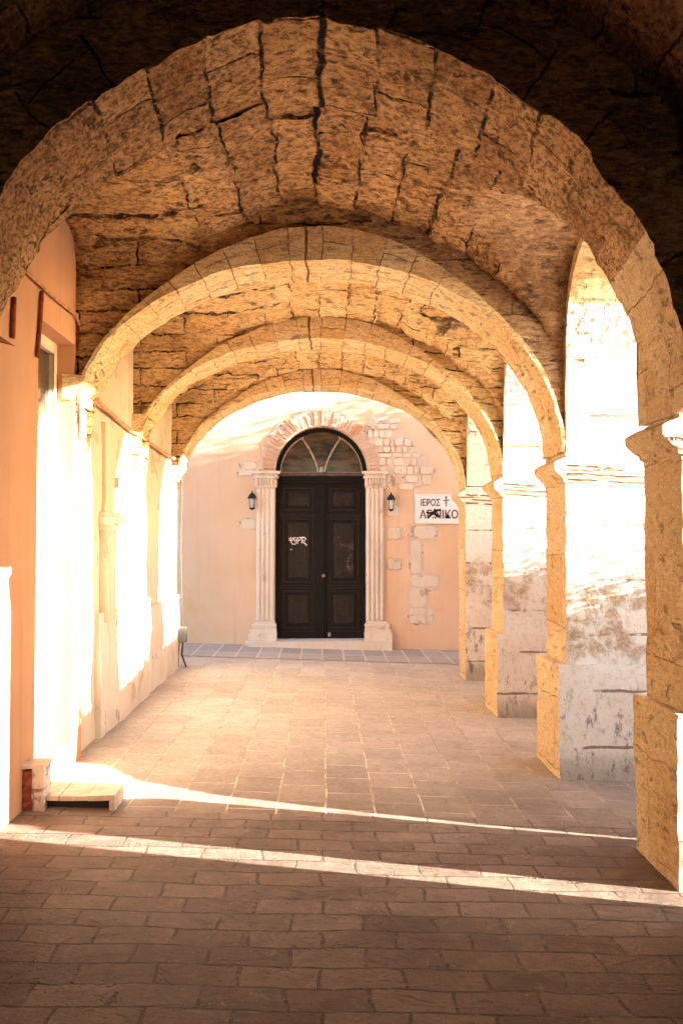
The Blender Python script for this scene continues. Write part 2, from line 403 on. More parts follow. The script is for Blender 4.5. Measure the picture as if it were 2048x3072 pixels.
g = MB(); g.poly([(3.5, -40, zf(3) + .006), (60, -40, zf(3) + .006), (60, 9.15, zf(3) + .006), (3.5, 9.15, zf(3) + .006)])  # unseen pale ground, added to bounce sunlight up into the vaults
tag(g.build('bounce_ground', mat_plaster('pale_bounce_paving', (.70, .64, .55), (.76, .70, .62), bump=.2)), kind='structure')

# ------------------------------------------------------------------ right-hand pillars
XI, XO = 1.70, 2.36
SPR = CAMZ + .60
PIL = [(4.05, 4.52, 1.73), (5.90, 6.42, 1.70), (7.92, 8.44, 1.69), (9.96, 10.44, 1.68)]
PLAB = ['massive ochre pillar cut off by the picture edge, nearest of the row',
        'sunlit limewashed pillar with brown worn patches and a black-spotted grey plinth',
        'sunlit pale pillar with clean pinkish plinth, between the black-spotted one and the church',
        'narrow shaded grey pillar standing next to the white church sign']
for k, (y0, y1, xi) in enumerate(PIL):
    base = zf(xi)
    root = empty('stone_pillar', (xi, y0, base), PLAB[k], 'pillar', 'pillars along the open side')
    b = MB()
    b.box(xi, XO, y0, y1, base - .03, SPR, res=.04, mis={'-x': 1, '+y': 1, '-y': 0, '+x': 0})
    b.build('shaft', [M['lime'], M['ochre']], root, rough=[(.007, 2.5), (.009, 9.), (.006, 22.)], smooth=35)
    p = MB(); hp = (.78, .74, .72, .42)[k]
    if k < 3:
        p.box(xi - (.045 if k == 0 else .065), XO + .05, y0 - .025, y1 + .06, base - .03, hp, res=.04, mis={'-x': 1, '+y': 1})
        p.build('plinth', [M['lime'], M['ochre']], root, rough=[(.009, 3.), (.010, 11.), (.006, 24.)], smooth=35)
    im = MB()
    pr = [(0, 2.00), (.018, 2.01), (.022, 2.03), (.04, 2.045), (.07, 2.08), (.085, 2.10), (.085, 2.14), (.065, 2.155), (0, 2.185)]
    if k == 0: pr = [(d * 1.15, z + .02) for d, z in pr]
    for (d0, z0), (d1, z1) in zip(pr, pr[1:]):
        n = 10
        def drop(x): return -.05 * max(0, x - xi)
        def ring(d, z):
            e = .35 * d
            pts = [(xi - d, y1 + e), (xi - d, y0 - e)]
            return pts
        a0, a1 = d0, d1
        fr = .22
        # inner face
        for i in range(n):
            ta, tb = i / n, (i + 1) / n
            ya0 = y1 + .3 * a0 + (y0 - y1 - .3 * a0 - fr * a0) * ta; yb0 = y1 + .3 * a0 + (y0 - y1 - .3 * a0 - fr * a0) * tb
            ya1 = y1 + .3 * a1 + (y0 - y1 - .3 * a1 - fr * a1) * ta; yb1 = y1 + .3 * a1 + (y0 - y1 - .3 * a1 - fr * a1) * tb
            im.poly([(xi - a0, ya0, z0), (xi - a0, yb0, z0), (xi - a1, yb1, z1), (xi - a1, ya1, z1)], None, 1)
        # front face, back face
        for i in range(n):
            ta, tb = i / n, (i + 1) / n
            X = lambda d, t_: xi - d + (XO + .02 - xi + d) * t_
            im.poly([(X(a0, ta), y0 - fr * a0, z0 + drop(X(a0, ta))), (X(a0, tb), y0 - fr * a0, z0 + drop(X(a0, tb))), (X(a1, tb), y0 - fr * a1, z1 + drop(X(a1, tb))), (X(a1, ta), y0 - fr * a1, z1 + drop(X(a1, ta)))], None, 0)
            im.poly([(X(a0, tb), y1 + .3 * a0, z0), (X(a0, ta), y1 + .3 * a0, z0), (X(a1, ta), y1 + .3 * a1, z1), (X(a1, tb), y1 + .3 * a1, z1)], None, 1)
    for zz, tt, xe in ((2.028, .007, XO), (2.07, .006, XO), (2.125, .007, xi + .32)):  # dark strips paint the shade lines under the mouldings
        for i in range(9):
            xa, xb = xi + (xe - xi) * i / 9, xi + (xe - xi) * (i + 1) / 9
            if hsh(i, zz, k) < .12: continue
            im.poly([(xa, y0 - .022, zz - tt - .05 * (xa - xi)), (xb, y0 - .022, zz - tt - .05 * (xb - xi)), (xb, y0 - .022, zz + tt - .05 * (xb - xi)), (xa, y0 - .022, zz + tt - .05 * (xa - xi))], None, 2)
    im.build('impost', [M['lime'], M['ochre'], M['moulding_shade']], root, rough=[(.006, 5.), (.007, 18.)], smooth=40)

# ------------------------------------------------------------------ lateral arches (wall over the pillars)
TOPZ = 4.5
def Lcurve(t, spring, crown, n):
    t = min(1., abs(t))
    return spring + (crown - spring) * (1 - t ** n) ** (1. / n)
BAYS = [(4.52, 5.90), (6.42, 7.92), (8.44, 9.96)]
LCROWN = [1.98, 1.90, 1.86]
w = MB()
NS = 30
def soff(y0, y1, crown):
    pts = []
    for i in range(NS + 1):
        a = math.pi * i / NS
        t = -math.cos(a); yy = (y0 + y1) / 2 + t * (y1 - y0) / 2
        pts.append((yy, CAMZ + Lcurve(t, .60, crown, 2.7)))
    return pts
segs = []
for (y0, y1), c in zip(BAYS, LCROWN): segs.append(soff(y0, y1, c))
def strip(yz, zt):
    for (ya, za), (yb, zb) in zip(yz, yz[1:]):
        n = 12
        for i in range(n):
            xa, xb = XI + (XO - XI) * i / n, XI + (XO - XI) * (i + 1) / n
            w.poly([(xa, ya, za), (xa, yb, zb), (xb, yb, zb), (xb, ya, za)], None, 1 if (za + zb) / 2 > CAMZ + 1.62 else 0)  # ochre above this height paints the shaded top of the soffit
        w.poly([(XI, yb, zb), (XI, ya, za), (XI, ya, zt), (XI, yb, zt)], None, 1)
        w.poly([(XO, ya, za), (XO, yb, zb), (XO, yb, zt), (XO, ya, zt)], None, 0)
for sgm in segs: strip(sgm, TOPZ)
for (y0, y1, xi) in PIL:
    strip([(y0, SPR), (y1, SPR)], TOPZ)
# slit beside the nearest pillar and the blind wall nearer to the viewer
strip([(3.71, 3.45), (4.05, 3.45)], TOPZ)
aw = empty('arcade_wall', (XO, 4.0, 0), 'limewashed wall above the pillars, pierced by round side arches', 'wall')
w.build('arch_wall', [M['lime'], M['ochre']], aw, rough=[(.012, 3.), (.008, 12.)], smooth=40)
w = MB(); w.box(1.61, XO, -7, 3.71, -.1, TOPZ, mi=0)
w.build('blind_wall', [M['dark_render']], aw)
w = MB(); w.box(XI - 4.6, XO + .03, -7.2, 10.46, TOPZ, TOPZ + 2.4)  # unseen solid mass added over the vaults to stop light leaks
w.build('upper_mass', [M['beige']], aw)

# ------------------------------------------------------------------ transverse arches
XL, XR = -1.74, 1.72
ARCH = [  # y0, y1, crown, thickness, a, h0 right, h0 left, mats
    (3.74, 4.52, 2.26, .34, 1.64, .60, .72),
    (5.90, 6.42, 1.95, .24, 1.69, .60, .84),
    (7.92, 8.44, 1.87, .21, 1.69, .60, .84),
    (9.96, 10.44, 1.80, .19, 1.68, .58, .66)]
ALAB = ['wide dark voussoir arch overhead, nearest and tallest of the passage arches',
        'second stone arch from the viewer, springing from the black-spotted pillar',
        'third stone arch with pale voussoirs, between the second arch and the end arch',
        'last pale arch framing the church front and its dark door']
for k, (y0, y1, crown, th, a, hr, hl) in enumerate(ARCH):
    N = 130
    def pt(i, off, f=0.):
        th_ = math.pi * i / N
        c, s_ = math.cos(th_), math.sin(th_)
        h0 = hr if c >= 0 else hl
        h0 = hr + (hl - hr) * max(0, min(1, .5 - c * 2))
        if off > .06 : off = off * ((.42 + .58 * s_ ** 1.6) if k == 0 else (.10 + .90 * s_ ** 6))
        fl = (.13 * f if k == 0 else 0)
        pk = .085 * math.exp(-(((a * c) + .12) / .42) ** 2) if k == 0 else 0.
        return ((a + fl + off) * c - .01, CAMZ + h0 + (crown - h0 + off) * s_ + pk)
    arc = [0.]
    for i in range(N):
        p, q = pt(i, 0), pt(i + 1, 0); arc.append(arc[-1] + math.hypot(p[0] - q[0], p[1] - q[1]))
    mid = arc[N // 2]
    cut = N
    for i in range(N, N // 2, -1):
        if pt(i, 0)[1] > CAMZ + (.98, 1.10, 1.12, .82)[k]: cut = i; break
    m = MB(); nr = 6; ny = max(6, int((y1 - y0) / .06))
    rh, bw = (.275 if k == 0 else .21), (.50 if k == 0 else .34)
    def rel(v, u):
        r = math.floor(v / rh); c = math.floor((u + (.5 * bw if r % 2 == 0 else 0)) / bw)
        return (hsh(r, c, k) - .5) * (.03 if k == 0 else .010)
    for i in range(cut):
        va, vb = arc[i] - mid, arc[i + 1] - mid
        vm = (va + vb) / 2
        for j in range(ny):
            ya, yb = y0 + (y1 - y0) * j / ny, y0 + (y1 - y0) * (j + 1) / ny
            def P(ii, yy):
                v_ = arc[ii] - mid
                o = rel(v_, yy)
                x, z = pt(ii, o, (yy - y0) / (y1 - y0)); return (x, yy, z)
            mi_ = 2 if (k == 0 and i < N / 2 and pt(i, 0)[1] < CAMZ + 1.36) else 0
            m.poly([P(i, ya), P(i + 1, ya), P(i + 1, yb), P(i, yb)], [(ya, va), (ya, vb), (yb, vb), (yb, va)], mi_)
        for j in range(nr):
            oa, ob = th * j / nr, th * (j + 1) / nr
            def Q(ii, oo, yy):
                v_ = arc[ii] - mid
                if oo == 0: oo = rel(v_, yy)
                elif k > 0: oo = max(oo, .062)
                x, z = pt(ii, oo, (yy - y0) / (y1 - y0)); return (x, yy, z)
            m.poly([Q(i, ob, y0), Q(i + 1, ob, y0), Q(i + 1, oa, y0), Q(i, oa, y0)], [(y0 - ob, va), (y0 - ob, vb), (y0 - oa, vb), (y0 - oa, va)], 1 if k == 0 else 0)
            m.poly([Q(i, oa, y1), Q(i + 1, oa, y1), Q(i + 1, ob, y1), Q(i, ob, y1)], [(y1 + oa, va), (y1 + oa, vb), (y1 + ob, vb), (y1 + ob, va)])
    # left foot
    x0_, z0_ = pt(cut, 0); x1_, z1_ = pt(cut, th)
    m.poly([(x0_, y0, z0_), (x1_, y0, z1_), (x1_, y1, z1_), (x0_, y1, z0_)])
    root = empty('stone_arch', (0, y0, SPR), ALAB[k], 'arch', 'arches across the passage')
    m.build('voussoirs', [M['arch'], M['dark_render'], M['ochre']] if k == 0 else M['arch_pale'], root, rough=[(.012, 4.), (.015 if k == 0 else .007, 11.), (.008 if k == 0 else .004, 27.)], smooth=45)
    # spandrel above the ring
    sp = MB(); zt = TOPZ - .02; nx = 70; nz = 14
    def ex(x):
        u = (x + .01) / (a + (th - .03) * (.42 if k == 0 else .10))
        if abs(u) >= 1: return SPR + .02
        h0 = hr + (hl - hr) * max(0, min(1, .5 - u * 2))
        s_ = math.sqrt(1 - u * u)
        tk = (th - .03) * ((.42 + .58 * s_ ** 1.6) if k == 0 else (.10 + .90 * s_ ** 6))
        return CAMZ + h0 + (crown - h0 + tk) * s_ - .03
    for yy, sgn in ((y0 + .035, 1), (y1 - .035, -1)):
        for i in range(nx):
            xa, xb = XL - .1 + (XR + .2 - XL) * i / nx, XL - .1 + (XR + .2 - XL) * (i + 1) / nx
            za, zb = ex(xa), ex(xb)
            for j in range(nz):
                f0, f1 = j / nz, (j + 1) / nz
                q = [(xa, yy, za + (zt - za) * f0), (xb, yy, zb + (zt - zb) * f0), (xb, yy, zb + (zt - zb) * f1), (xa, yy, za + (zt - za) * f1)]
                mi = 0
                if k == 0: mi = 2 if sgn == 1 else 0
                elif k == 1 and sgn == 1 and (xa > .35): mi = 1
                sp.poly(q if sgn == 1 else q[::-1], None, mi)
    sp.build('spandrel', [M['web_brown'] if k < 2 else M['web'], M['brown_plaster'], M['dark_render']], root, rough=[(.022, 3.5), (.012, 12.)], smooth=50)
    # corbel carrying the left foot
    if k > 0:
        cb = MB(); zc = z0_
        for (d0, d1, za, zb) in ((.0, .03, zc - .15, zc - .09), (.01, .09, zc - .09, zc - .02), (.08, .10, zc - .02, zc + .02)):
            xa0, xa1 = -1.76 + d0 + .02, -1.76 + d1 + .02
            cb.poly([(xa0, y0 - .02, za), (xa1, y0 - .02, zb), (-1.80, y0 - .02, zb), (-1.80, y0 - .02, za)])
            cb.poly([(xa0, y1, za), (-1.80, y1, za), (-1.80, y1, zb), (xa1, y1, zb)])
            cb.poly([(xa0, y1, za), (xa1, y1, zb), (xa1, y0 - .02, zb), (xa0, y0 - .02, za)])
        cb.build('corbel', M['arch_pale'], root, rough=[(.012, 9.)])

# ------------------------------------------------------------------ vault bays
def vault(y0, y1, crown, h0, lcl, lcr, nl, nrr, mats, label, res=.026, a=1.82, spring=.58, flat=False, peak=0.):
    m = MB()
    # x stations by arc length of the cross profile
    def T(x):
        u = min(.9999, abs(x) / a); return h0 + (crown - h0) * math.sqrt(1 - u * u) + peak * math.exp(-((x + .12) / .42) ** 2)
    raw = [XL - .03 + (XR - XL + .06) * i / 4000 for i in range(4001)]
    acc = [0.]
    for p, q in zip(raw, raw[1:]): acc.append(acc[-1] + math.hypot(q - p, T(q) - T(p)))
    c0 = min(range(4001), key=lambda i: abs(raw[i] + .03))
    L = acc[-1]; n = int(L / res); X = []; V = []; i = 0
    for k in range(n + 1):
        while i < 4000 and acc[i] < L * k / n: i += 1
        X.append(raw[i]); V.append(acc[i] - acc[c0])
    ny = int((y1 - y0) / res)
    Y = []
    for j in range(ny + 1):
        t = -1 + 2 * j / ny
        t = .55 * t + .45 * math.sin(t * math.pi / 2)          # closer rows near both ends
        Y.append((y0 + y1) / 2 + t * (y1 - y0) / 2)
    bw, rh = .52, .27
    Z = {}; D = {}
    for ii, x in enumerate(X):
        tx = T(x)
        for jj, y in enumerate(Y):
            t = 2 * (y - y0) / (y1 - y0) - 1
            if flat: l = -9
            else:
                fl = max(0, min(1, .5 - x * 2)); fl = fl * fl * (3 - 2 * fl)
                ll = Lcurve(t, spring, lcl, nl); lr = Lcurve(t, spring, lcr, nrr)
                l = lr + (ll - lr) * fl
            hb = max(0., .16 - abs(tx - l)) / .16
            z = max(tx, l) + hb * hb * .16 / 4; D[ii, jj] = 0 if tx + .05 * noise.noise(Vector((x * 6, y * 6, 2))) >= l else (1 if x < 0 else 2)
            v = V[ii]; r = math.floor(v / rh); c = math.floor((y + (.5 * bw if r % 2 == 0 else 0)) / bw)
            d = (hsh(r, c, 5) - .5) * .05 if D[ii, jj] == 0 else 0
            Z[ii, jj] = Vector((x, y, CAMZ + z + d))
    # distance along y-z for the side webs
    for ii in range(len(X) - 1):
        for jj in range(len(Y) - 1):
            q = [(ii, jj), (ii, jj + 1), (ii + 1, jj + 1), (ii + 1, jj)]
            kinds = [D[k_] for k_ in q]
            dom = max(set(kinds), key=kinds.count)
            if dom == 0: uv = [(Y[b], V[a_]) for a_, b in q]; mi = 0
            else: uv = [(X[a_], Z[a_, b].z + (Y[b] if abs(2 * (Y[b] - y0) / (y1 - y0) - 1) < .6 else 0) * .3) for a_, b in q]; mi = dom
            m.poly([Z[k_] for k_ in q], uv, mi)
    o = m.build('stone_vault', mats, None, rough=[(.024, 3.2), (.020, 11.), (.009, 27.)], smooth=48, origin=(0, (y0 + y1) / 2, CAMZ + crown))
    return tag(o, label, 'vault', 'vault bays over the passage')
vault(-7., 3.80, 2.62, 1.3, 0, 0, 2, 2, [M['dark_render']] * 3, 'shade-darkened vault above the viewer, in front of the nearest arch', res=.12, flat=True)
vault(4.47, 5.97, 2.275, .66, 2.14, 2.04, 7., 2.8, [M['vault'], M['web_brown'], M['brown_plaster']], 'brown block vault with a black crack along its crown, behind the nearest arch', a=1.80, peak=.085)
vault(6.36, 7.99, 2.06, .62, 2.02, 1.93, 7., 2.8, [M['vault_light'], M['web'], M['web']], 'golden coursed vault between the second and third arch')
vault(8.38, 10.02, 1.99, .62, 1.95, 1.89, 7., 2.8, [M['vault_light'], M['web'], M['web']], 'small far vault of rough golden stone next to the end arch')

# ------------------------------------------------------------------ left side: pink house, then stone house
DY0, DY1, DZ = 5.16, 5.90, 2.96
ph = empty('plaster_house', (-1.72, 4, 0), 'pink plastered house wall with a recessed doorway, left of the passage', 'house')
b = MB(); XW = -1.72
b.box(-2.6, XW, 4.15, DY0, -.2, TOPZ - .01)
b.box(-2.6, XW + .01, -7.2, 4.15, -.2, TOPZ - .01, mi=1)  # near stretch darkened to cut bounce light into the foreground
b.box(-2.6, XW, DY1, 6.16, -.2, TOPZ - .01)
b.box(-2.6, XW, DY0, DY1, DZ, TOPZ - .01)
b.box(-2.6, XW - .17, DY0 - .01, DY1 + .01, -.2, DZ + .01)
b.build('wall', [M['pink'], M['dark_render']], ph, rough=None)
d = MB()
xa = XW - .165
d.box(xa, xa + .05, DY0, DY0 + .07, .2, DZ); d.box(xa, xa + .05, DY1 - .07, DY1, .2, DZ)
d.box(xa, xa + .05, DY0 + .07, DY1 - .07, DZ - .08, DZ); d.box(xa, xa + .05, DY0 + .07, DY1 - .07, 2.35, 2.45)
fr = d.build('door_frame', M['cream'], ph, bevel=.006)
d = MB(); d.box(xa, xa + .015, DY0 + .07, DY1 - .07, 2.45, DZ - .08); d.build('fanlight_pane', M['glass'], fr)
d = MB(); d.box(xa, xa + .03, DY0 + .07, DY1 - .07, .2, 2.35)
for za, zb in ((.32, .95), (1.1, 2.2)): d.box(xa + .03, xa + .045, DY0 + .16, DY1 - .16, za, zb)
d.build('door_leaf', M['cream'], ph, bevel=.008)
d = MB(); d.box(XW - .17, XW + .0, DY0, DY1, .05, .2); d.build('threshold', M['sill'], ph, bevel=.01)

sh = empty('stone_house', (-1.76, 8, 0), 'beige stone house wall with one small pilaster and rough dado, beyond the pink wall', 'house')
b = MB()
def lwall(xw, ya, yb, za, zb, mb, res=.07): mb.box(xw - .9, xw, ya, yb, za, zb, res=res)
# wall as one grid with a recessed doorway strip
b.grid((-1.77, 6.16, -.1), (0, 4.28, 0), (0, 0, TOPZ + .08), 60, 64)
b.box(-2.6, -1.775, 6.17, 10.435, -.1, TOPZ - .02)
b.grid((-2.6, 10.44, -.1), (.83, 0, 0), (0, 0, TOPZ + .08), 12, 64)
b.build('wall', M['beige'], sh, rough=[(.012, 2.5), (.007, 10.)], smooth=45)
dd = MB(); dd.box(-1.80, -1.715, 6.70, 8.55, -.1, 1.02, res=.07)
dd.box(-1.80, -1.725, 8.56, 10.47, -.1, .93, res=.07)
dd.build('dado', M['dado'], sh, rough=[(.020, 3.), (.012, 11.)], smooth=45)
for (ya, yb, zc) in ((6.80, 7.06, 1.70),):
    p = MB(); p.box(-1.80, -1.695, ya, yb, .95, zc, res=.07)
    p.box(-1.80, -1.735, ya + .03, yb - .04, zc + .1, 2.55, res=.07)
    po = p.build('pilaster', M['beige'], sh, rough=[(.010, 4.), (.006, 14.)], smooth=45)
    c = MB()
    for (dx, za, zb) in ((.015, zc - .02, zc + .03), (.05, zc + .03, zc + .09), (.03, zc + .09, zc + .13)):
        c.box(-1.80, -1.70 + dx, ya - dx, yb + dx, za, zb, res=.06)
    c.build('capital', M['dado'], po, rough=[(.008, 8.)], smooth=45)
rc = MB(); rc.box(-1.80, -1.74, 7.30, 7.95, 2.05, 2.14, res=.08); rc.build('ledge', M['dado'], sh, rough=[(.01, 7.)], smooth=45)

# threshold step with hollow front, block beside it
st = empty('door_step', (-1.4, 5.2, .05), 'low sunlit stone step with a dark hollow front at the pink doorway', 'step')
s_ = MB(); 
for xa_, xb_ in ((-1.715, -1.53), (-1.524, -1.365), (-1.36, -1.20)):
    s_.box(xa_, xb_, 5.0 + .012 * hsh(xa_, 1), 5.42, .093, .124 - .005 * hsh(xb_, 2), res=.04)
s_.build('slab', M['sill'], st, rough=[(.006, 6.)], smooth=40)
s_ = MB(); s_.box(-1.715, -1.25, 5.05, 5.40, .02, .093); s_.build('riser', M['void'], st)  # dark box paints the shade in the hollow under the slab
s_ = MB(); s_.box(-1.235, -1.20, 5.005, 5.39, .02, .093); s_.build('corner_stone', M['sill'], st, bevel=.006)
bk = empty('kerb_block', (-1.65, 5.03, .05), 'whitewashed block with a red brick end beside the hollow step', 'block')
s_ = MB(); s_.box(-1.665, -1.60, 4.96, 5.095, .045, .30, res=.04); s_.build('white_face', M['lime'], bk, rough=[(.008, 9.), (.006, 22.)], smooth=40)
s_ = MB(); s_.box(-1.72, -1.666, 4.965, 5.09, .05, .275, res=.03); s_.build('brick_end', M['redbrick'], bk, rough=[(.010, 14.)], smooth=40)
s_ = MB(); s_.box(-1.725, -1.595, 4.95, 5.10, .295, .318, res=.04); s_.build('cap', M['sill'], bk, rough=[(.006, 9.)], smooth=40)

# cables and rusty fittings on the left wall
def cable(name, pts, r, mat, label, sag=.0, cat='cable', wob=.006):
    m = MB(); out = []
    for (p, q) in zip(pts, pts[1:]):
        p, q = Vector(p), Vector(q); n = max(2, int((q - p).length / .12))
        for i in range(n):
            f = i / n; v = p.lerp(q, f); v.z -= sag * 4 * f * (1 - f); v += noise.noise_vector(v * 7) * wob; out.append(v)
    out.append(Vector(pts[-1])); m.tube(out, r, 7)
    return tag(m.build(name, mat, None, smooth=60, origin=pts[0]), label, cat)
cable('wall_cable', [(-1.70, 4.6, 3.16), (-1.70, 5.86, 3.155), (-1.70, 6.12, 3.0)], .011, M['cable'], 'thin pink-painted cable sagging along the pink wall under the nearest arch', .01)
cable('wall_cable', [(-1.70, 6.2, 2.72), (-1.735, 7.0, 2.64), (-1.735, 8.2, 2.60), (-1.735, 10.0, 2.55)], .018, M['cable'], 'painted cable running along the beige wall above the sunlit patches', .02)
cable('rusty_pipe', [(-1.705, 5.17, 3.12), (-1.705, 5.12, 2.80), (-1.70, 5.08, 2.70)], .013, M['rust'], 'short rusty pipe hanging down the pink wall beside the doorway', cat='pipe', wob=.003)
cable('rusty_pipe', [(-1.705, 5.93, 3.10), (-1.705, 5.95, 2.72), (-1.705, 5.97, 2.3)], .011, M['rust'], 'thin rusty pipe at the far edge of the pink doorway', cat='pipe', wob=.003)
cable('rusty_pipe', [(-1.705, 4.70, 2.95), (-1.705, 4.69, 2.72)], .014, M['rust'], 'stub of rusty pipe on the pink wall at the picture edge', cat='pipe', wob=.003)
mt = empty('cable_box', (-1.69, 10.3, .1), 'small grey junction box with loose cables at the end of the beige wall', 'junction box')
s_ = MB(); s_.tube([(-1.70, 10.33, 2.35), (-1.71, 10.32, 1.5), (-1.69, 10.33, .55)], .011, 6); s_.build('feed_cable', M['darkcable'], mt)
s_ = MB(); s_.box(-1.73, -1.63, 10.26, 10.36, .36, .55); s_.build('box', mat_plain('grey_box', (.2, .19, .18), .6), mt, bevel=.012)
for dx, dy in ((-.03, 0), (.02, -.03)):
    s_ = MB(); s_.tube([(-1.69 + dx, 10.31 + dy, .37), (-1.70 + dx, 10.29 + dy, .22), (-1.66 + dx * 2, 10.27 + dy, .07)], [.012, .014, .01], 6); s_.build('loose_cable', M['darkcable'], mt)

# ------------------------------------------------------------------ church front
YF = 12.62; K = YF / F
def fx(x): return (x - 740) * K
def fz(y): return CAMZ + (1235 - y) * K
ch = empty('church_building', (0, YF, 0), 'peach plastered church front with a tall dark arched double door', 'church')
cxd, zsp = fx(737.5), fz(1085); rad = fx(844) - cxd
zb0 = fz(1470)
m = MB()
NA = 40
xw0, xw1, zt = -9., 3.98, 6.5
arcp = [(cxd + rad * math.cos(math.pi * i / NA), zsp + rad * math.sin(math.pi * i / NA)) for i in range(NA + 1)]   # right to left
xl, xr = cxd - rad, cxd + rad
m.poly([(xw0, YF, -.3), (xl, YF, -.3), (xl, YF, zsp), (xl, YF, zt), (xw0, YF, zt)])
m.poly([(xr, YF, -.3), (xw1, YF, -.3), (xw1, YF, zt), (xr, YF, zt), (xr, YF, zsp)])
for (xa, za), (xb, zb) in zip(arcp, arcp[1:]):
    m.poly([(xb, YF, zb), (xa, YF, za), (xa, YF, zt), (xb, YF, zt)])
    m.poly([(xb, YF, zb), (xb, YF + .5, zb), (xa, YF + .5, za), (xa, YF, za)])
m.poly([(xl, YF, -.3), (xl, YF + .5, -.3), (xl, YF + .5, zsp), (xl, YF, zsp)][::-1])
m.poly([(xr, YF, -.3), (xr, YF + .5, -.3), (xr, YF + .5, zsp), (xr, YF, zsp)])
m.poly([(xl, YF, -.3), (xr, YF, -.3), (xr, YF + .5, -.3), (xl, YF + .5, -.3)])
m.box(xw0, xw1, YF + .5, YF + 6, -.3, zt)
m.build('wall', M['peach'], ch)
# step
m = MB(); m.box(fx(566), fx(897), YF - .22, YF + .3, -.12, fz(1469), res=.1)
m.build('step', M['trim'], ch, rough=[(.006, 5.), (.006, 20.)], smooth=40)
# door leaves
yd = YF + .20
zl0, zl1 = fz(1468), fz(1103)
xm = fx(741)
def panel(mb, x0, x1, z0, z1, y):
    """raised-and-fielded panel: sunk margin, bevelled field"""
    mw, dp = .035, .022
    def R_(a, yy): return [(x0 + a, yy, z0 + a), (x1 - a, yy, z0 + a), (x1 - a, yy, z1 - a), (x0 + a, yy, z1 - a)]
    rings = [R_(0, y), R_(0, y - .018), R_(.018, y - .018), R_(.03, y + dp * .3), R_(.055, y + dp * .3), R_(.085, y - .010)]
    for A, B in zip(rings, rings[1:]):
        for i in range(4): mb.poly([A[i], A[(i + 1) % 4], B[(i + 1) % 4], B[i]])
    mb.poly(rings[-1])
leaves = []
for side, (xa, xb) in enumerate(((xl + .01, xm - .012), (xm + .012, xr - .01))):
    m = MB(); m.box(xa, xb, yd, yd + .06, zl0, zl1)
    lf = m.build('door_leaf', M['door'], ch); leaves.append(lf)
    px0, px1 = ((fx(648), fx(719)) if side == 0 else (fx(757), fx(826)))
    for (ya, yb) in ((1172, 1119), (1340, 1190), (1446, 1358)):
        m = MB(); panel(m, px0, px1, fz(ya), fz(yb), yd - .001); m.build('panel', M['door_edge'], lf)
    for yr in (1346, 1352, 1181, 1185, 1452):
        m = MB(); m.box(px0 - .03, px1 + .03, yd - .012, yd, fz(yr + 1.6), fz(yr - 1.0)); m.build('rail', M['door_edge'], lf, bevel=.004)
m = MB(); m.box(xm - .05, xm + .05, yd - .03, yd, zl0 + .01, zl1); m.box(xm - .02, xm + .02, yd - .05, yd - .03, zl0 + .01, zl1)
m.build('meeting_stile', M['door'], ch, bevel=.008)
m = MB(); m.lathe((0, 0, 0), [(.0, -.03), (.022, -.028), (.026, -.01), (.012, 0), (.012, .04)], 12)
m.v = [Vector((fx(743) + v.x, yd - .055 + v.z, fz(1323) + v.y)) for v in m.v]
m.build('door_knob', mat_plain('dull_brass', (.35, .28, .18), .35, .8), ch, smooth=40)
m = MB(); m.box(fx(753), fx(760), yd - .03, yd, fz(1464), fz(1455)); m.build('bottom_bolt', M['tracery'], ch, bevel=.006)
# frieze, transom, fanlight
m = MB(); m.box(xl + .005, xr - .005, yd - .03, yd + .08, fz(1103), fz(1092)); m.box(xl + .005, xr - .005, yd - .06, yd + .08, fz(1108), fz(1103.5))
m.build('door_head', M['door'], ch, bevel=.008)
m = MB(); m.box(xl + .004, xr - .004, yd - .075, yd + .08, fz(1092), fz(1083.5)); m.build('transom', M['transom'], ch, bevel=.01)
m = MB()
ri = rad - .006; yg = yd + .04
m.poly([(cxd + ri * math.cos(math.pi * i / NA), yg, zsp + ri * math.sin(math.pi * i / NA)) for i in range(NA, -1, -1)][::-1])
fan = m.build('fanlight', M['glass'], ch)
m = MB()
for i in range(NA):
    a0, a1 = math.pi * i / NA, math.pi * (i + 1) / NA
    P = lambda r, t_, y: (cxd + r * math.cos(t_), y, zsp + r * math.sin(t_))
    ra, rb = rad - .055, rad - .002
    m.poly([P(ra, a0, yd - .02), P(rb, a0, yd - .02), P(rb, a1, yd - .02), P(ra, a1, yd - .02)])
    m.poly([P(ra, a0, yd - .02), P(ra, a1, yd - .02), P(ra, a1, yg), P(ra, a0, yg)])
m.build('arched_frame', M['door'], fan)
m = MB()
def bar(pts, wd, yy):
    pts = [Vector((p[0], 0, p[1])) for p in pts]
    for i in range(len(pts) - 1):
        def nrm(k):
            d_ = (pts[min(k + 1, len(pts) - 1)] - pts[max(k - 1, 0)]).normalized(); return Vector((-d_.z, 0, d_.x)) * wd / 2
        n0, n1 = nrm(i), nrm(i + 1); o = Vector((0, yy, 0)); q = Vector((0, yg - .002, 0))
        A, B, C, D_ = pts[i] - n0, pts[i + 1] - n1, pts[i + 1] + n1, pts[i] + n0
        m.poly([A + o, B + o, C + o, D_ + o]); m.poly([A + o, A + q, B + q, B + o]); m.poly([D_ + o, C + o, C + q, D_ + q])
rt = rad - .075
for sg in (-1, 1):
    # outer hoop of each light, and the curved inner bar that rises to meet it
    hoop = [(cxd + sg * rt * math.cos(math.pi / 2 * i / 18), zsp + rt * math.sin(math.pi / 2 * i / 18)) for i in range(0, 14)]
    bar(hoop, .018, yg - .02)
    xt, zt_ = cxd + sg * rt * math.cos(math.pi / 2 * .68), zsp + rt * math.sin(math.pi / 2 * .68) + .01
    x0_, z0_ = cxd + sg * .045, zsp
    inner = []
    for i in range(15):
        f = i / 14
        inner.append((x0_ + (xt - x0_) * (f ** 1.55), z0_ + (zt_ - z0_) * f))
    bar(inner, .024, yg - .025)
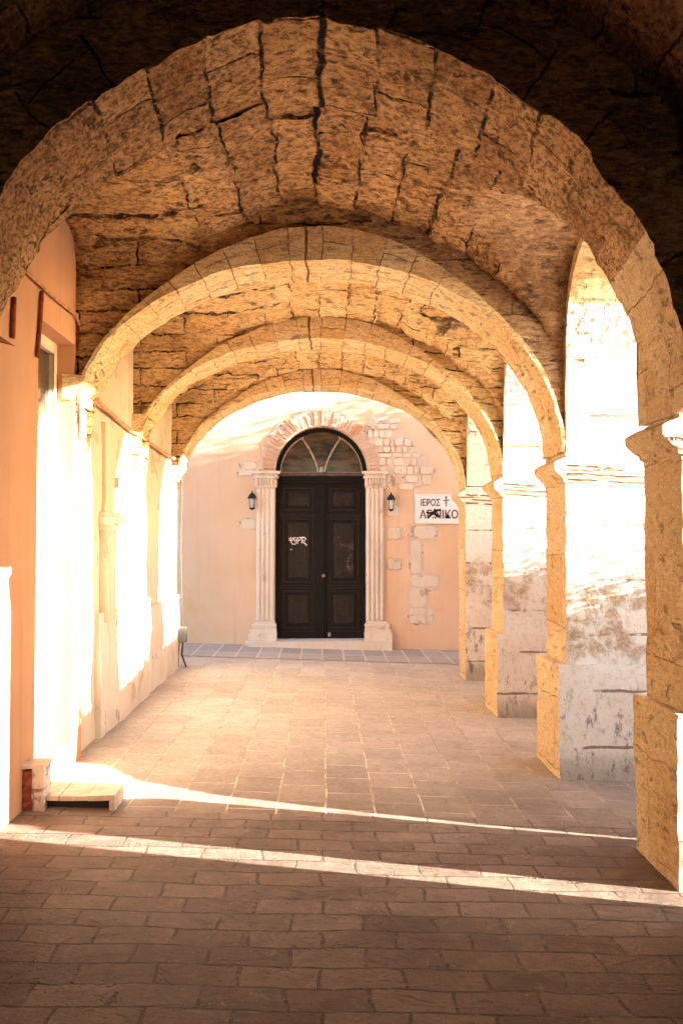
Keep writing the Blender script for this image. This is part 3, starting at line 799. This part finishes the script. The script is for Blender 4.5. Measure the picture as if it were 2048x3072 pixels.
bar([(cxd - rt, zsp + .012), (cxd + rt, zsp + .012)], .022, yg - .025)
bar([(cxd, zsp), (cxd, zsp + .1)], .05, yg - .022)
m.build('tracery', M['tracery'], fan)
# graffiti on the left leaf
def strokes(name, lines, mat, parent, yy, r):
    mm = MB()
    for ln in lines:
        pts = [Vector((p[0], yy, p[1])) for p in ln]; mm.tube(pts, r, 5)
    for i, v in enumerate(mm.v): v.y = yy + (v.y - yy) * .3
    return mm.build(name, mat, parent)
gx, gz, gs = fx(662), fz(1252), K
def GP(l): return [(gx + a * gs, gz + b * gs) for a, b in l]
strokes('graffiti_tag', [GP([(8, 17), (1, 15), (1, 11), (8, 11), (11, 15), (6, 18), (5, 8), (9, 2), (15, 2), (17, 7), (12, 10), (18, 11), (18, 16), (13, 18), (12, 11)]),
                         GP([(20, 3), (21, 17), (25, 18), (28, 15), (26, 11), (21, 10)]),
                         GP([(31, 17), (31, 4)]), GP([(27, 17), (36, 18), (40, 14), (37, 10), (31, 10), (36, 5), (42, -1)])], M['spray'], leaves[0], yd - .014, .0095)
m = MB(); m.box(fx(666), fx(669), yd - .016, yd - .008, fz(1264), fz(1261)); m.build('paint_fleck', M['spray'], leaves[0])
m = MB(); m.box(fx(775), fx(812), yd - .016, yd - .011, fz(1322), fz(1232)); m.build('torn_poster', M['poster'], leaves[1])
# pilasters
for (x0, x1, bx0, bx1, cx0, cx1) in ((590, 631, 574, 637, 583, 640), (840, 881, 836, 899, 834, 889)):
    m = MB(); z0, z1 = fz(1430), fz(1116)
    n = 5; prof = []
    xa, xb = fx(x0), fx(x1)
    m.box(xa, xb, YF - .05, YF + .02, z0, z1, res=.12)
    for i in range(4):
        c = xa + (xb - xa) * (i + .5) / 4
        m.tube([(c, YF - .05, z0 + .05), (c, YF - .05, z1 - .04)], .026, 10)
    po = m.build('pilaster', M['trim'], ch, rough=[(.003, 5.), (.003, 18.)], smooth=35)
    m = MB()
    for (e0, e1, ya, yb, d0) in ((574, 637, 1470, 1452, .13), (577, 636, 1452, 1443, .11), (582, 635, 1443, 1437, .09), (580, 636, 1437, 1431, .10), (585, 633, 1431, 1426, .075)):
        mid_ = (e0 + e1) / 2; sx = (bx1 - bx0) / 63.
        a_, b_ = bx0 + (e0 - 574) * sx, bx0 + (e1 - 574) * sx
        if x0 > 700: a_, b_ = bx1 - (e1 - 574) * sx, bx1 - (e0 - 574) * sx
        m.box(fx(a_), fx(b_), YF - d0, YF + .02, fz(ya), fz(yb), res=.07)
    m.build('base', M['trim'], po, rough=[(.006, 8.), (.004, 22.)], smooth=40)
    m = MB()
    for (e, ya, yb, d0) in ((4, 1120, 1115, .07), (3, 1115, 1099, .075), (0, 1099, 1094, .10), (2, 1094, 1089, .09), (-3, 1089, 1083, .125)):
        m.box(fx(cx0 + e), fx(cx1 - e), YF - d0, YF + .02, fz(ya), fz(yb), res=.06)
    for i in range(7):                                            # small leaves round the bell
        c = fx(cx0 + 5 + (cx1 - cx0 - 10) * (i + .5) / 7)
        m.tube([(c, YF - .075, fz(1114)), (c, YF - .095, fz(1106)), (c, YF - .115, fz(1100))], [.02, .022, .012], 7)
    m.build('capital', M['trim'], po, rough=[(.006, 9.), (.004, 22.)], smooth=40)
# thin brick arch over the door
m = MB(); nb = 46; tint = []
for i in range(nb):
    a0 = math.pi * (i + .1) / nb; a1 = math.pi * (i + .9) / nb
    r0 = rad + .012; am = (a0 + a1) / 2
    r1 = r0 + .20 + random.uniform(-.035, .04)
    if am < .75: r1 -= .03
    d0 = .012 + random.random() * .018
    P = lambda r, t_, y: (cxd + r * math.cos(t_), y, zsp + r * math.sin(t_))
    f0 = len(m.f)
    m.poly([P(r0, a0, YF - d0), P(r1, a0, YF - d0), P(r1, a1, YF - d0), P(r0, a1, YF - d0)][::-1])
    for q in (((r0, a0), (r1, a0)), ((r1, a0), (r1, a1)), ((r1, a1), (r0, a1)), ((r0, a1), (r0, a0))):
        m.poly([P(*q[0], YF - d0), P(*q[0], YF + .01), P(*q[1], YF + .01), P(*q[1], YF - d0)])
    deg = math.degrees(am)
    tt = random.uniform(0, .3)
    if deg > 155: tt = random.uniform(.4, 1.)
    if 138 < deg < 155: tt = random.uniform(.1, .7)
    if 47 < deg < 56: tt = .9
    tint += [tt] * (len(m.f) - f0)
br = m.build('brick_arch', M['vbrick'], ch, rough=[(.004, 20.)])
ca = br.data.color_attributes.new('tint', 'FLOAT_COLOR', 'CORNER')
for p in br.data.polygons:
    for li in p.loop_indices: ca.data[li].color = (tint[p.index],) * 3 + (1,)
# plaster fallen away: mortar bed, then bare stones
def bed(outline, dep, name='mortar_bed'):
    m = MB(); out = []
    for i in range(len(outline)):
        (xa, ya), (xb, yb) = outline[i], outline[(i + 1) % len(outline)]
        n = max(2, int(math.hypot(xb - xa, yb - ya) / 7))
        for k_ in range(n):
            f = k_ / n; out.append((fx(xa + (xb - xa) * f + random.uniform(-2.2, 2.2)), fz(ya + (yb - ya) * f + random.uniform(-2.2, 2.2))))
    m.prism(out[::-1], YF - dep, YF + .004); return m.build(name, M['mortar'], ch)
ro = [(737.5 + 148 * math.cos(math.pi * i / 24), 1085 - 146 * math.sin(math.pi * i / 24)) for i in range(7, 25)]
ri_ = [(737.5 + 107 * math.cos(math.pi * i / 24), 1085 - 107 * math.sin(math.pi * i / 24)) for i in range(24, 6, -1)]
bed(ro + ri_, .010)
bed([(848, 1083), (842, 1040), (822, 1008), (836, 985), (852, 955), (880, 948), (905, 965), (925, 985), (945, 1010), (965, 1030), (985, 1050), (985, 1105), (962, 1112), (925, 1116), (893, 1118), (890, 1085)], .0085)
def stone(x0, x1, y0, y1, dep=.02, mat='rubble'):
    m = MB(); n = 11; pts = []
    cx_, cz_ = (fx(x0) + fx(x1)) / 2, (fz(y0) + fz(y1)) / 2; hw, hh = (fx(x1) - fx(x0)) / 2, (fz(y0) - fz(y1)) / 2
    for i in range(16):
        t_ = 2 * math.pi * (i + .5) / 16
        c, s2 = math.cos(t_), math.sin(t_)
        q = .5; ex_ = lambda v: math.copysign(abs(v) ** .42, v)
        pts.append((cx_ + hw * ex_(c) * random.uniform(.9, 1.05), cz_ + hh * ex_(s2) * random.uniform(.9, 1.05)))
    m.prism(pts, YF - dep, YF + .01)
    m.build('bare_stone', M[mat], ch, bevel=.006)
for r_ in ((890, 921, 1212, 1238), (889, 920, 1284, 1308), (949, 1002, 1208, 1238), (942, 966, 1239, 1318), (944, 1006, 1320, 1348), (940, 978, 1349, 1395), (938, 976, 1396, 1412), (940, 978, 1413, 1432), (980, 994, 1398, 1428),
           (555, 588, 1192, 1214), (560, 590, 1062, 1078), (548, 582, 1080, 1092), (888, 918, 1160, 1186),
           (946, 962, 1120, 1205), (942, 968, 1084, 1118), (970, 990, 1084, 1114)):
    stone(*r_, dep=random.uniform(.008, .016))
bed([(938, 1204), (1006, 1203), (1009, 1243), (972, 1246), (974, 1315), (1010, 1317), (1010, 1354), (984, 1358), (982, 1394), (999, 1396), (998, 1432), (981, 1437), (934, 1434), (936, 1350), (940, 1318), (938, 1240)], .005)
bed([(886, 1208), (925, 1209), (926, 1242), (888, 1243)], .005); bed([(885, 1280), (924, 1281), (923, 1312), (886, 1311)], .005); bed([(550, 1188), (588, 1189), (588, 1218), (553, 1218)], .005); bed([(546, 1058), (590, 1060), (588, 1096), (545, 1096)], .005)
rub = random.Random(4)
yy = 960
while yy < 1116:
    x = 852 + (0 if yy > 1020 else (1020 - yy) * .55) + (20 if yy > 1085 else 0)
    xe = 905 + (yy - 960) * .55 if yy < 1080 else 940
    if yy < 1000: x -= 25
    hgt = rub.uniform(11, 21)
    while x < xe:
        wd = rub.uniform(10, 34)
        ddx, ddz = x + wd / 2 - 737.5, 1085 - (yy + hgt / 2)
        if not (ddz > 0 and math.hypot(ddx, ddz) < 141) and rub.random() < .86:
            stone(x, x + wd - 2.5, yy, yy + hgt - 2.5, rub.uniform(.014, .04), 'rubble' if rub.random() < .7 else 'trim')
        x += wd
    yy += hgt
# cornice-like fragment above the plain strip on the right
# lanterns
for lx, lz, lab in ((581, 1150, 'small black-capped wall lantern left of the church door'), (896.5, 1153, 'small black-capped wall lantern right of the church door')):
    X, Z = fx(lx), fz(lz); Yl = YF - .13
    lsc = .85
    root = empty('wall_lantern', (X, YF, Z), lab, 'lantern', 'lanterns beside the church door')
    m = MB(); m.lathe((X, Yl, Z), [(.0, .165), (.012, .155), (.014, .13), (.045, .105), (.075, .05), (.08, .03), (.06, .025), (.0, .03)], 12); m.build('cap', M['iron'], root, smooth=35)
    m = MB(); m.lathe((X, Yl, Z), [(.058, .028), (.056, -.05), (.042, -.135), (.0, -.14)], 12); m.build('glass', M['lampglass'], root, smooth=35)
    m = MB()
    for i in range(4):
        t_ = math.pi / 4 + i * math.pi / 2
        m.tube([(X + .062 * math.cos(t_), Yl + .062 * math.sin(t_), Z + .03), (X + .046 * math.cos(t_), Yl + .046 * math.sin(t_), Z - .14)], .006, 5)
    m.lathe((X, Yl, Z), [(.0, -.17), (.03, -.16), (.05, -.14), (.05, -.13), (.0, -.13)], 12)
    m.tube([(X, YF, Z + .10), (X, YF - .06, Z + .13), (X, Yl, Z + .12)], .01, 6)
    m.build('cage', M['iron'], root, smooth=35)
    root.scale = (lsc, 1, lsc)
# sign
sx0, sx1, sz0, sz1 = fx(953), fx(1086), fz(1203), fz(1135)
sg = empty('church_sign', ((sx0 + sx1) / 2, YF, sz0), 'white rectangular church sign with Greek letters and a black spray scribble', 'sign')
m = MB(); m.box(sx0, sx1, YF - .035, YF - .001, sz0, sz1); m.build('board', M['white'], sg, bevel=.004)
m = MB(); e = .028
for q in ((sx0, sx1, sz1 - .016, sz1), (sx0, sx1, sz0, sz0 + .016), (sx0, sx0 + .016, sz0 + .016, sz1 - .016), (sx1 - .016, sx1, sz0 + .016, sz1 - .016)):
    m.box(q[0], q[1], YF - .043, YF - .034, q[2], q[3])
m.build('rim', M['white'], sg, bevel=.003)
def text(name, body, x, z, size, mat, parent, bold=.006, xs=1.):
    cu = bpy.data.curves.new(name, 'FONT'); cu.body = body; cu.size = size; cu.offset = bold * .35; cu.extrude = .002
    tmp = bpy.data.objects.new('tmp_text', cu); COL.objects.link(tmp)
    bpy.context.view_layer.update()
    me = bpy.data.meshes.new_from_object(tmp.evaluated_get(bpy.context.evaluated_depsgraph_get()))
    bpy.data.objects.remove(tmp); bpy.data.curves.remove(cu)
    o = bpy.data.objects.new(name, me); me.materials.clear(); me.materials.append(mat); link(o, parent)
    o.location = Vector((x, YF - .0375, z)) - parent.location; o.rotation_euler = (R(90), 0, 0); o.scale = (xs, 1, 1)
    return o
text('lettering', 'ΙΕΡΟΣ', fx(964.5), fz(1161.5), .138, M['signtext'], sg, .006, .74)
text('lettering', 'ΑΓ.ΝΙΚΟΛ', fx(963), fz(1190.5), .172, M['signtext'], sg, .008, .86)
m = MB()
for ex_, ez, s2 in ((1024, 1142, 3), (1020, 1149.5, 2.4), (1028.5, 1149, 2.4), (1024, 1157, 2.6), (1024.2, 1161, 2.2)):
    X, Z, q = fx(ex_), fz(ez), s2 * K
    m.poly([(X - q, YF - .037, Z), (X, YF - .037, Z - q * 1.2), (X + q, YF - .037, Z), (X, YF - .037, Z + q * 1.2)])
m.box(fx(1022.7), fx(1025.3), YF - .038, YF - .0352, fz(1155), fz(1144)); m.box(fx(1020), fx(1028), YF - .0385, YF - .0352, fz(1150.6), fz(1148.4))
m.build('emblem', M['signblue'], sg)
def SP(l): return [(fx(a), fz(b)) for a, b in l]
strokes('spray_scribble', [SP([(979, 1176), (986, 1179), (995, 1176), (1001, 1170)]), SP([(982, 1189), (990, 1182), (999, 1176), (1004, 1172), (1012, 1171)]), SP([(995, 1174), (1000, 1181), (1008, 1188)]), SP([(984, 1178), (996, 1180), (1004, 1184)]), SP([(998, 1169), (997, 1180)])], M['black'], sg, YF - .041, .016)

# ------------------------------------------------------------------ outside the arcade: added unseen walls and leaves that shape the sunlight
gw = MB()
XG0, XG1 = 3.15, 3.45  # added unseen wall, its top profiled to cut the sun into patches
prof = [(4.46, -.2), (4.46, .46), (4.50, .66), (4.58, .88), (4.75, 1.03), (5.02, 1.10), (5.08, 1.40), (7.2, 1.46), (7.25, 1.52), (10.6, 1.52), (10.6, -.2)]
gw.poly([(XG0, y, z) for y, z in prof]); gw.poly([(XG1, y, z) for y, z in reversed(prof)])
for (ya, za), (yb, zb) in zip(prof, prof[1:]):
    gw.poly([(XG0, ya, za), (XG1, ya, za), (XG1, yb, zb), (XG0, yb, zb)])
tag(gw.build('sun_block_wall', M['beige'], None, origin=(3.3, 7.5, -.08)), 'added low stepped sun-blocking wall outside the arcade, across from the pillars', 'wall')
hd = MB(); hr_ = random.Random(11)  # added unseen leaves, break up the wall's hard shadow edge
for i in range(9500):
    y = hr_.uniform(5.05, 10.6); h = min(1., hr_.expovariate(3.2)) * (.46 + .12 * noise.noise(Vector((y * 1.7, 0, 0))))
    p = Vector((hr_.uniform(XG0 - .05, XG1 + .05), y, (1.42 if y < 7.2 else 1.52) + h))
    a_ = Vector((hr_.gauss(0, 1), hr_.gauss(0, 1), hr_.gauss(0, 1))).normalized(); b_ = a_.orthogonal().normalized(); l_ = hr_.uniform(.014, .032)
    hd.poly([p - a_ * l_, p + b_ * l_ * .45, p + a_ * l_, p - b_ * l_ * .45])
tag(hd.build('sun_screen_leaves', mat_plain('sun_screen_leaf', (.06, .09, .035), .7, var=.4, scale=6), None, origin=(3.3, 7.8, 1.45)), 'added thin leaf screen along the top of the outer sun-blocking wall', 'sun_screen_leaves')
cw = MB(); cw.box(4.0, 4.4, 9.2, 12.6, -.2, 3.98, res=None)  # added unseen wall, keeps sun off the yard and lower church front
cr = MB()  # added unseen leaves, soften the shadow edge on the church front
for i in range(6000):
    y = hr_.uniform(9.2, 12.55); h = min(1., hr_.expovariate(2.4)) * (.5 + .15 * noise.noise(Vector((y * 1.3, 4, 0))))
    p = Vector((hr_.uniform(3.95, 4.45), y, 3.98 + h))
    a_ = Vector((hr_.gauss(0, 1), hr_.gauss(0, 1), hr_.gauss(0, 1))).normalized(); b_ = a_.orthogonal().normalized(); l_ = hr_.uniform(.02, .045)
    cr.poly([p - a_ * l_, p + b_ * l_ * .45, p + a_ * l_, p - b_ * l_ * .45])
tag(cr.build('sun_fringe_leaves', mat_plain('sun_fringe_leaf', (.06, .09, .035), .7, var=.4, scale=6), None, origin=(4.2, 11, 4)), 'added leaf fringe along the top of the high sun-blocking wall', 'sun_fringe_leaves')
tag(cw.build('high_sun_block_wall', M['beige'], None, origin=(4.2, 12, -.08)), 'added high sun-blocking wall on the right of the church front', 'wall')

# ------------------------------------------------------------------ light
SUN_EL, AZ = 12.5, 11.4      # light travels towards -X and a little +Y
d = Vector((-math.cos(R(AZ)) * math.cos(R(SUN_EL)), math.sin(R(AZ)) * math.cos(R(SUN_EL)), -math.sin(R(SUN_EL))))
sl = bpy.data.lights.new('sun', 'SUN'); sl.energy = 5.0; sl.angle = R(.55); sl.color = (1., .92, .81)
so = bpy.data.objects.new('sun', sl); link(so); so.rotation_euler = d.to_track_quat('-Z', 'Y').to_euler(); so.location = (20, 0, 12)
wd = bpy.data.worlds.new('World'); S.world = wd; wd.use_nodes = True
nt = wd.node_tree; bg = nt.nodes['Background']
sky = nt.nodes.new('ShaderNodeTexSky'); sky.sky_type = 'NISHITA'; sky.sun_disc = False
sky.sun_elevation = R(SUN_EL); sky.sun_rotation = math.atan2(-d.x, -d.y)
nt.links.new(sky.outputs[0], bg.inputs[0]); bg.inputs[1].default_value = .11

# ------------------------------------------------------------------ camera
cd = bpy.data.cameras.new('camera'); cd.sensor_fit = 'VERTICAL'; cd.sensor_height = 36.; cd.lens = 36. * F / 2352.; cd.clip_start = .05; cd.clip_end = 400
co = bpy.data.objects.new('camera', cd); link(co); co.location = (0, 0, CAMZ)
co.rotation_euler = (R(90 + math.degrees(math.atan(59 / F))), 0, -math.atan(44 / F))
S.camera = co
S.view_settings.view_transform = 'Standard'; S.view_settings.look = 'None'; S.view_settings.gamma = 1.; S.view_settings.use_curve_mapping = False
S.view_settings.exposure = 3.45
S.render.resolution_x, S.render.resolution_y = 682, 1024
S.cycles.max_bounces = 12; S.cycles.diffuse_bounces = 8; S.cycles.use_denoising = True
try: S.cycles.denoiser = 'OPENIMAGEDENOISE'
except Exception: pass
